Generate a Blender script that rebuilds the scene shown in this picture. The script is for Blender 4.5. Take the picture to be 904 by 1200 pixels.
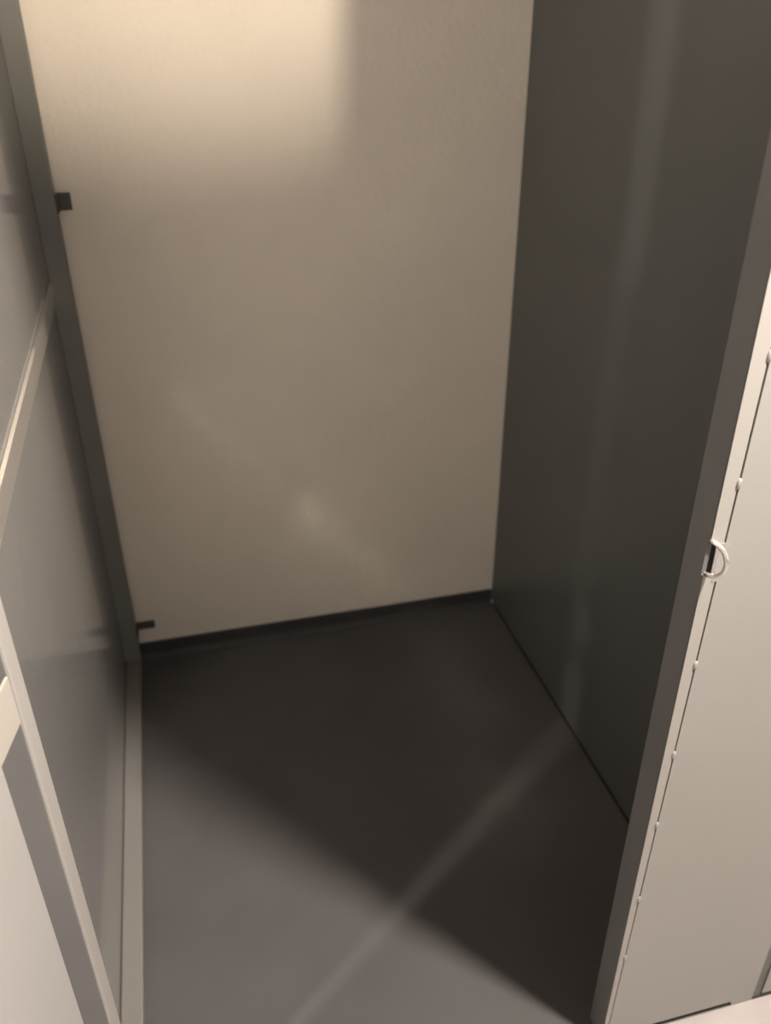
import bpy, bmesh, math
from mathutils import Matrix, Vector

C = bpy.context.scene.collection
S = bpy.context.scene
for o in list(bpy.data.objects):
    bpy.data.objects.remove(o)

# ------------------------------------------------------------------ camera
cam_d = bpy.data.cameras.new('camera')
cam = bpy.data.objects.new('camera', cam_d)
C.objects.link(cam)
cam_d.sensor_fit = 'VERTICAL'
cam_d.sensor_height = 36.0
cam_d.lens = 992.46 / 1200 * 36.0
cam_d.clip_start = 0.02
cam.matrix_world = Matrix((
    (0.96890094,  0.12648837, -0.21267736, 0.0),
    (-0.24741641, 0.48127575, -0.84092733, 0.0),
    (-0.00401108, 0.86739515,  0.49760383, 1.55),
    (0, 0, 0, 1)))
S.camera = cam
cam_d.dof.use_dof = True
cam_d.dof.focus_distance = 1.05
cam_d.dof.aperture_fstop = 4.0

# ------------------------------------------------------------------ light
w = bpy.data.worlds.new('world')
S.world = w
w.use_nodes = True
wn = w.node_tree
bg = wn.nodes['Background']
tcw = wn.nodes.new('ShaderNodeTexCoord')
sep = wn.nodes.new('ShaderNodeSeparateXYZ')
wn.links.new(tcw.outputs['Generated'], sep.inputs[0])
mr = wn.nodes.new('ShaderNodeValToRGB')           # the lit corridor around the viewer: brightest at and above eye level
half = wn.nodes.new('ShaderNodeMath')
half.operation = 'MULTIPLY_ADD'
half.inputs[1].default_value = 0.5
half.inputs[2].default_value = 0.5
wn.links.new(sep.outputs['Z'], half.inputs[0])
wn.links.new(half.outputs[0], mr.inputs['Fac'])
el = mr.color_ramp.elements
el[0].position, el[0].color = 0.38, (0.07, 0.07, 0.07, 1)
el[1].position, el[1].color = 0.82, (0.14, 0.14, 0.14, 1)
for p, v in ((0.48, 0.62), (0.64, 0.66)):
    e = el.new(p)
    e.color = (v, v, v, 1)
wn.links.new(mr.outputs['Color'], bg.inputs[1])
bg.inputs[0].default_value = (1.0, 0.88, 0.75, 1)

def lamp(name, kind, loc, energy, col, target=None, **kw):
    d = bpy.data.lights.new(name, kind)
    d.energy = energy
    d.color = col
    for k, v in kw.items():
        setattr(d, k, v)
    o = bpy.data.objects.new(name, d)
    C.objects.link(o)
    o.location = loc
    if target:
        o.rotation_euler = (Vector(target) - Vector(loc)).to_track_quat('-Z', 'Y').to_euler()
    return o

# corridor lamp to the front right: lights the locker fronts, the left partition and the front of the floor
lamp('corridor_lamp', 'POINT', (0.977, 0.246, 2.45), 400, (1.0, 0.90, 0.80), shadow_soft_size=0.07)
# corridor lamp to the front left, behind the open door: only its beam through the hinge gap gets in
lamp('corridor_lamp', 'POINT', (-2.15, -0.70, 2.35), 300, (1.0, 0.90, 0.80), shadow_soft_size=0.08)
# hooded lamp behind the photographer throwing light onto the upper wall
lamp('hooded_lamp', 'SPOT', (0.74, -0.75, 2.35), 225, (1.0, 0.86, 0.68), (0.16, 1.989, 2.26),
     shadow_soft_size=0.05, spot_size=math.radians(42), spot_blend=0.65)

S.view_settings.view_transform = 'Standard'
S.view_settings.look = 'None'
S.view_settings.gamma = 1.0
S.view_settings.use_curve_mapping = False
S.view_settings.exposure = 0.0
S.cycles.blur_glossy = 0.0
S.cycles.sample_clamp_indirect = 0.0

# ------------------------------------------------------------------ materials
def mat(name, col, rough=0.5, spec=0.5, metal=0.0, coat=0.0, coat_rough=0.1,
        bump=0.0, scale=60.0, var=0.0, vscale=3.0, detail=3.0):
    m = bpy.data.materials.new(name)
    m.use_nodes = True
    nt = m.node_tree
    b = nt.nodes['Principled BSDF']
    b.inputs['Base Color'].default_value = (*col, 1)
    b.inputs['Roughness'].default_value = rough
    b.inputs['Specular IOR Level'].default_value = spec
    b.inputs['Metallic'].default_value = metal
    b.inputs['Coat Weight'].default_value = coat
    b.inputs['Coat Roughness'].default_value = coat_rough
    tc = nt.nodes.new('ShaderNodeTexCoord')
    if var:
        n = nt.nodes.new('ShaderNodeTexNoise')
        n.inputs['Scale'].default_value = vscale
        n.inputs['Detail'].default_value = 5
        nt.links.new(tc.outputs['Object'], n.inputs['Vector'])
        r = nt.nodes.new('ShaderNodeValToRGB')
        r.color_ramp.elements[0].position = 0.3
        r.color_ramp.elements[1].position = 0.7
        r.color_ramp.elements[0].color = (*[c * (1 - var) for c in col], 1)
        r.color_ramp.elements[1].color = (*[min(1, c * (1 + var)) for c in col], 1)
        nt.links.new(n.outputs['Fac'], r.inputs['Fac'])
        nt.links.new(r.outputs['Color'], b.inputs['Base Color'])
    if bump:
        n = nt.nodes.new('ShaderNodeTexNoise')
        n.inputs['Scale'].default_value = scale
        n.inputs['Detail'].default_value = detail
        nt.links.new(tc.outputs['Object'], n.inputs['Vector'])
        bp = nt.nodes.new('ShaderNodeBump')
        bp.inputs['Strength'].default_value = bump
        bp.inputs['Distance'].default_value = 0.004
        nt.links.new(n.outputs['Fac'], bp.inputs['Height'])
        nt.links.new(bp.outputs['Normal'], b.inputs['Normal'])
    return m

PLASTER = mat('cream_plaster', (0.90, 0.825, 0.725), 0.85, 0.2, bump=0.5, scale=80, var=0.03, vscale=2.0)
CEIL = mat('raw_concrete_grey', (0.27, 0.26, 0.245), 0.9, 0.2, bump=0.2, scale=30, var=0.1, vscale=3)
LINO = mat('dark_linoleum', (0.094, 0.089, 0.090), 0.7, 0.12, bump=0.06, scale=160, var=0.07, vscale=4)
TILE = mat('pale_corridor_floor', (0.355, 0.32, 0.31), 0.6, 0.3, bump=0.1, scale=120, var=0.04, vscale=6)
COVE = mat('dark_cove_vinyl', (0.06, 0.06, 0.06), 0.5, 0.3, var=0.1, vscale=8)
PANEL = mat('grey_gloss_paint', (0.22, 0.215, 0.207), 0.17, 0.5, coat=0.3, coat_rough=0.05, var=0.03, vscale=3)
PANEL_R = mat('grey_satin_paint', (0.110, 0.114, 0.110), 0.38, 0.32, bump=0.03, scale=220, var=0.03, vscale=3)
FRAME_D = mat('dark_grey_steel', (0.22, 0.22, 0.205), 0.5, 0.35, var=0.06, vscale=10)
FRAME_L = mat('pale_grey_paint', (0.37, 0.352, 0.33), 0.45, 0.4, var=0.02, vscale=5)
FRONT = mat('pale_grey_sheet_paint', (0.335, 0.325, 0.309), 0.42, 0.4, bump=0.03, scale=180, var=0.02, vscale=4)
RAIL = mat('worn_steel_rail', (0.88, 0.85, 0.80), 0.085, 0.5, metal=0.78)
SILL = mat('grey_rail_paint', (0.20, 0.19, 0.178), 0.45, 0.4, var=0.02, vscale=5)
TAB = mat('dark_bracket_steel', (0.09, 0.088, 0.084), 0.5, 0.3, var=0.06, vscale=10)
STRIP = mat('grey_steel_gap_shade', (0.155, 0.152, 0.15), 0.5, 0.4, var=0.05, vscale=9)  # jamb steel; also the painted shade in the door gap
WHITE = mat('white_door_paint', (0.35, 0.338, 0.33), 0.45, 0.4, var=0.02, vscale=5)
CREAM = mat('cream_hinge_paint', (0.40, 0.37, 0.335), 0.4, 0.4, var=0.03, vscale=12)
DARK = mat('black_gap_steel', (0.03, 0.03, 0.03), 0.7, 0.2, var=0.1, vscale=12)
STEEL = mat('bright_bare_steel', (0.86, 0.83, 0.79), 0.22, 0.6, metal=0.85, var=0.04, vscale=40)
GASKET = mat('grey_green_gap_paint', (0.15, 0.155, 0.14), 0.5, 0.3, var=0.05, vscale=12)

# ------------------------------------------------------------------ helpers
def box_to(bm, x0, x1, y0, y1, z0, z1, bev=0.0):
    r = bmesh.ops.create_cube(bm, size=1.0)
    for v in r['verts']:
        v.co = Vector(((x0 + x1) / 2 + v.co.x * (x1 - x0),
                       (y0 + y1) / 2 + v.co.y * (y1 - y0),
                       (z0 + z1) / 2 + v.co.z * (z1 - z0)))
    if bev:
        es = list({e for v in r['verts'] for e in v.link_edges})
        bmesh.ops.bevel(bm, geom=es, offset=bev, segments=2, affect='EDGES', profile=0.6)

def prism_to(bm, pts, y0, y1):
    """pts: (x, z) outline, extruded along y"""
    a = [bm.verts.new((x, y0, z)) for x, z in pts]
    b = [bm.verts.new((x, y1, z)) for x, z in pts]
    n = len(pts)
    bm.faces.new(a)
    bm.faces.new(b[::-1])
    for i in range(n):
        bm.faces.new((a[i], b[i], b[(i + 1) % n], a[(i + 1) % n]))
    bmesh.ops.recalc_face_normals(bm, faces=bm.faces[:])

def tube_to(bm, pts, r, seg=10):
    rings = []
    pts = [Vector(p) for p in pts]
    for i, p in enumerate(pts):
        t = (pts[min(i + 1, len(pts) - 1)] - pts[max(i - 1, 0)]).normalized()
        u = t.cross(Vector((0.3, 0.2, 0.93))).normalized()
        v = t.cross(u)
        rings.append([bm.verts.new(p + (u * math.cos(a) + v * math.sin(a)) * r)
                      for a in [2 * math.pi * k / seg for k in range(seg)]])
    for a, b in zip(rings, rings[1:]):
        for k in range(seg):
            bm.faces.new((a[k], a[(k + 1) % seg], b[(k + 1) % seg], b[k]))
    bm.faces.new(rings[0][::-1])
    bm.faces.new(rings[-1])
    bmesh.ops.recalc_face_normals(bm, faces=bm.faces[:])

def obj(name, bm, m, parent=None, smooth=False):
    me = bpy.data.meshes.new(name)
    bm.to_mesh(me)
    bm.free()
    me.materials.append(m)
    if smooth:
        for p in me.polygons:
            p.use_smooth = True
    o = bpy.data.objects.new(name, me)
    C.objects.link(o)
    if parent:
        o.parent = parent
        o.matrix_parent_inverse = Matrix.Translation(-parent.location)
    return o

def box(name, m, parent, *a, bev=0.0):
    bm = bmesh.new()
    box_to(bm, *a, bev=bev)
    return obj(name, bm, m, parent)

def thing(name, label, cat, loc, group=None):
    o = bpy.data.objects.new(name, None)
    C.objects.link(o)
    o.location = loc
    o.empty_display_size = 0.1
    o['label'] = label
    o['category'] = cat
    o['kind'] = 'thing'
    if group:
        o['group'] = group
    return o

def struct(o):
    o['kind'] = 'structure'
    return o

# ------------------------------------------------------------------ the setting
YW = 1.989          # back wall
XL = -0.25          # left partition face
XR = 0.837          # right partition face
YF = 0.71           # front plane of the storage units
TOP = 2.45

struct(box('floor', LINO, None, -0.29, 0.867, 0.709, YW, -0.06, 0.0))
struct(box('floor', TILE, None, -2.6, 3.0, -2.2, 0.709, -0.06, 0.0))
struct(box('ceiling', CEIL, None, -2.6, 3.0, YF, YW, 2.6, 2.7))
struct(box('wall_back', PLASTER, None, -2.6, 3.0, YW, YW + 0.12, -0.06, 2.7))
# cove base with a concave foot
bm = bmesh.new()
prof = [(YW, 0.0), (YW - 0.020, 0.0), (YW - 0.0125, 0.003), (YW - 0.0075, 0.009), (YW - 0.0045, 0.018),
        (YW - 0.004, 0.050), (YW - 0.002, 0.054), (YW, 0.054)]
xa, xb = -0.2495, 0.8365
va = [bm.verts.new((xa, y, z)) for y, z in prof]
vb = [bm.verts.new((xb, y, z)) for y, z in prof]
bm.faces.new(va); bm.faces.new(vb[::-1])
for i in range(len(prof)):
    j = (i + 1) % len(prof)
    bm.faces.new((va[i], vb[i], vb[j], va[j]))
bmesh.ops.recalc_face_normals(bm, faces=bm.faces[:])
struct(obj('baseboard_back', bm, COVE))

# ------------------------------------------------------------------ left partition
lp = thing('steel_partition', 'glossy grey steel partition with rails, standing left of the alcove against the cream wall',
           'partition', (XL, 1.35, 0))
box('panel', PANEL, lp, XL - 0.03, XL, 0.755, YW - 0.004, 0.0, TOP)
bm = bmesh.new()                                   # dark channel in the corner at the wall
box_to(bm, XL - 0.0003, XL + 0.041, YW - 0.040, YW - 0.0215, 0.0005, TOP, 0.002)
box_to(bm, XL - 0.0003, XL + 0.041, YW - 0.0215, YW - 0.0045, 0.055, TOP, 0.002)
obj('corner_post', bm, FRAME_D, lp)
# middle rail, sinking a little towards the front
bm = bmesh.new()
def rail(bm, ya, za, yb, zb, h, x0, x1):
    vs = []
    for y, z in ((ya, za), (yb, zb)):
        vs.append([bm.verts.new((x, y, z + dz)) for x, dz in ((x0, -h/2), (x1, -h/2 + 0.002), (x1, h/2 - 0.002), (x0, h/2))])
    a, b = vs
    bm.faces.new(a); bm.faces.new(b[::-1])
    for i in range(4):
        j = (i + 1) % 4
        bm.faces.new((a[i], b[i], b[j], a[j]))
    bmesh.ops.recalc_face_normals(bm, faces=bm.faces[:])
rail(bm, YW - 0.042, 1.055, 0.757, 1.005, 0.045, XL + 0.0005, XL + 0.006)
obj('middle_rail', bm, RAIL, lp)
bm = bmesh.new()
box_to(bm, XL + 0.0005, XL + 0.040, 0.78, YW - 0.0405, 0.0005, 0.028, 0.004)
obj('bottom_rail', bm, SILL, lp)
bm = bmesh.new()                                   # front post: light return facing the alcove
box_to(bm, XL - 0.012, XL + 0.050, YF, 0.7545, 0.0005, TOP, 0.003)
obj('front_post', bm, FRAME_L, lp)
bm = bmesh.new()                                   # added strip on the post's front, its grey painting the dim door gap
box_to(bm, XL - 0.011, XL + 0.0475, YF - 0.004, YF - 0.0004, 0.001, TOP, 0.0008)
obj('gap_shade_strip', bm, STRIP, lp)
for z in (1.232, 0.1145):                          # flat bracket tabs screwed to the wall
    hh = 0.0175 if z > 1 else 0.0115
    bm = bmesh.new()
    box_to(bm, XL + 0.042, XL + 0.090 - (0.0 if z < 1 else 0.02), YW - 0.007, YW - 0.0005, z - hh, z + hh, 0.0012)
    box_to(bm, XL + 0.0415, XL + 0.0455, YW - 0.040, YW - 0.0005, z - hh, z + hh, 0.0008)
    obj('wall_bracket', bm, TAB, lp)

# ------------------------------------------------------------------ right partition
rp = thing('steel_partition', 'tall flat dark grey steel partition on the right side of the alcove', 'partition', (XR, 1.35, 0))
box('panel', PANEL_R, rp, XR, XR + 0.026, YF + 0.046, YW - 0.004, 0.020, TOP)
bm = bmesh.new()
box_to(bm, XR + 0.004, XR + 0.022, YF + 0.05, YW - 0.03, 0.0003, 0.0205)
obj('bottom_channel', bm, DARK, rp)

# ------------------------------------------------------------------ fixed front panel on the right
fp = thing('front_panel', 'pale grey sheet steel front with a padlock staple at its left edge',
           'panel', (0.70, YF, 0))
X0 = 0.5655
bm = bmesh.new()                                   # jamb: box profile with its side to the opening
NZ0, NZ1 = 0.986, 1.034                              # notch behind the staple
prof = [(YF + 0.0005, 0.001), (YF + 0.043, 0.001), (YF + 0.043, TOP), (YF + 0.0005, TOP),
        (YF + 0.0005, NZ1), (YF + 0.0045, NZ1), (YF + 0.0045, NZ0), (YF + 0.0005, NZ0)]
va = [bm.verts.new((X0, y, z)) for y, z in prof]
vb = [bm.verts.new((X0 + 0.006, y, z)) for y, z in prof]
bm.faces.new(va); bm.faces.new(vb[::-1])
for i in range(8):
    bm.faces.new((va[i], vb[i], vb[(i + 1) % 8], va[(i + 1) % 8]))
bmesh.ops.recalc_face_normals(bm, faces=bm.faces[:])
obj('jamb', bm, STRIP, fp)
def xs(z):                                         # the slit leans slightly
    return 0.574 + (z - 0.06) * 0.0108
bm = bmesh.new()
def g(z):
    return 0.0007 + 0.0010 * min(z, 1.3)
prism_to(bm, [(X0, 0.001), (xs(0.0) - g(0), 0.001), (xs(TOP) - g(9), TOP), (X0, TOP), (X0, NZ1), (X0 + 0.0095, NZ1 - 0.008), (X0 + 0.0105, NZ0), (X0, NZ0 + 0.006)], YF - 0.0005, YF + 0.0015)
obj('edge_strip', bm, FRAME_L, fp)
bm = bmesh.new()
prism_to(bm, [(xs(0.0) + g(0), 0.013), (0.8210, 0.013), (0.8250, 0.0008), (0.8665, 0.0008), (0.8665, TOP), (xs(TOP) + g(9), TOP)], YF - 0.001, YF + 0.0015)
obj('sheet', bm, FRONT, fp)
bm = bmesh.new()
box_to(bm, X0 + 0.0065, 0.8235, YF + 0.004, YF + 0.010, 0.0012, TOP)
obj('backing', bm, DARK, fp)
for z in (1.255, 1.107, 0.848, 0.692, 0.553, 0.387, 0.24, 1.41, 1.56):       # small weld bridges across the slit
    bm = bmesh.new()
    bmesh.ops.create_uvsphere(bm, u_segments=12, v_segments=8, radius=1.0)
    for v in bm.verts:
        v.co = Vector((xs(z) + v.co.x * 0.0034, YF - 0.0006 + v.co.y * 0.0021, z + v.co.z * 0.0075))
    obj('weld_bridge', bm, FRONT, fp, smooth=True)
# padlock staple: bent round bar looping out from the edge
bm = bmesh.new()
pts = []
P0, P1 = Vector((0.5640, YF - 0.001, 1.036)), Vector((0.5670, YF - 0.001, 0.990))
for k in range(17):
    a = math.pi * k / 16
    mid = (P0 + P1) / 2
    r = (P0 - P1) / 2
    pts.append(mid + r * math.cos(a) + Vector((0.011, -0.020, 0.0)) * math.sin(a) ** 0.8)
tube_to(bm, pts, 0.0031)
st = obj('padlock_staple', bm, STEEL, fp, smooth=True)
bm = bmesh.new()
box_to(bm, 0.5780, 0.5915, YF - 0.0009, YF + 0.001, 0.976, 1.030)
obj('staple_plate', bm, FRONT, fp)

# next front further right
nf = thing('front_panel', 'sliver of pale front beyond a grey edge strip, in the bottom right corner',
           'panel', (1.3, YF, 0))
bm = bmesh.new()
box_to(bm, 0.886, 1.66, YF - 0.001, YF + 0.0015, 0.012, TOP, 0.0004)
obj('sheet', bm, FRONT, nf)
box('edge_channel', GASKET, nf, 0.8675, 0.8855, YF + 0.002, YF + 0.014, 0.001, TOP)
box('backing', DARK, nf, 0.8865, 1.66, YF + 0.004, YF + 0.012, 0.001, TOP)

# ------------------------------------------------------------------ open door on the left
hx, hy = -0.2125, 0.650
tx, ty = -0.345, -0.05
dr = thing('door_1', 'white painted door standing open at the left in front of the grey steel partition',
           'door', (hx, hy, 0))
dr['kind'] = 'structure'
u = Vector((tx - hx, ty - hy, 0)).normalized()
nrm = Vector((-u.y, u.x, 0))
if nrm.x < 0:
    nrm = -nrm
def door_box(bm, s0, s1, n0, n1, z0, z1, bev=0.0):
    n = len(bm.verts)
    box_to(bm, s0, s1, n0, n1, z0, z1, bev)
    for v in list(bm.verts)[n:]:
        s, t, z = v.co
        v.co = Vector((hx, hy, z)) + Vector((u.x * s + nrm.x * t, u.y * s + nrm.y * t, 0))
    bmesh.ops.recalc_face_normals(bm, faces=bm.faces[:])
bm = bmesh.new()
door_box(bm, 0.0, 0.72, -0.026, 0.0, 0.012, TOP - 0.03, 0.0015)
obj('leaf', bm, WHITE, dr)
for zc in (0.978, 0.13, 1.98):
    bm = bmesh.new()
    # plate bridging the gap between post and leaf, with a knuckle
    door_box(bm, -0.052, 0.030, 0.0005, 0.0035, zc - 0.030, zc + 0.030, 0.001)
    a = Vector((hx, hy, 0)) + u * -0.020 + nrm * -0.0062
    tube_to(bm, [(a.x, a.y, zc - 0.030 + 0.060 * k / 6) for k in range(7)], 0.0055, 12)
    obj('hinge', bm, CREAM, dr)
bm = bmesh.new()  # added unseen plate: blocks the gap beam, keeps the right wall streak faint
door_box(bm, -0.050, 0.030, 0.0005, 0.0025, 1.055, 1.55, 0.0008)
obj('beam_blocker', bm, STRIP, dr)
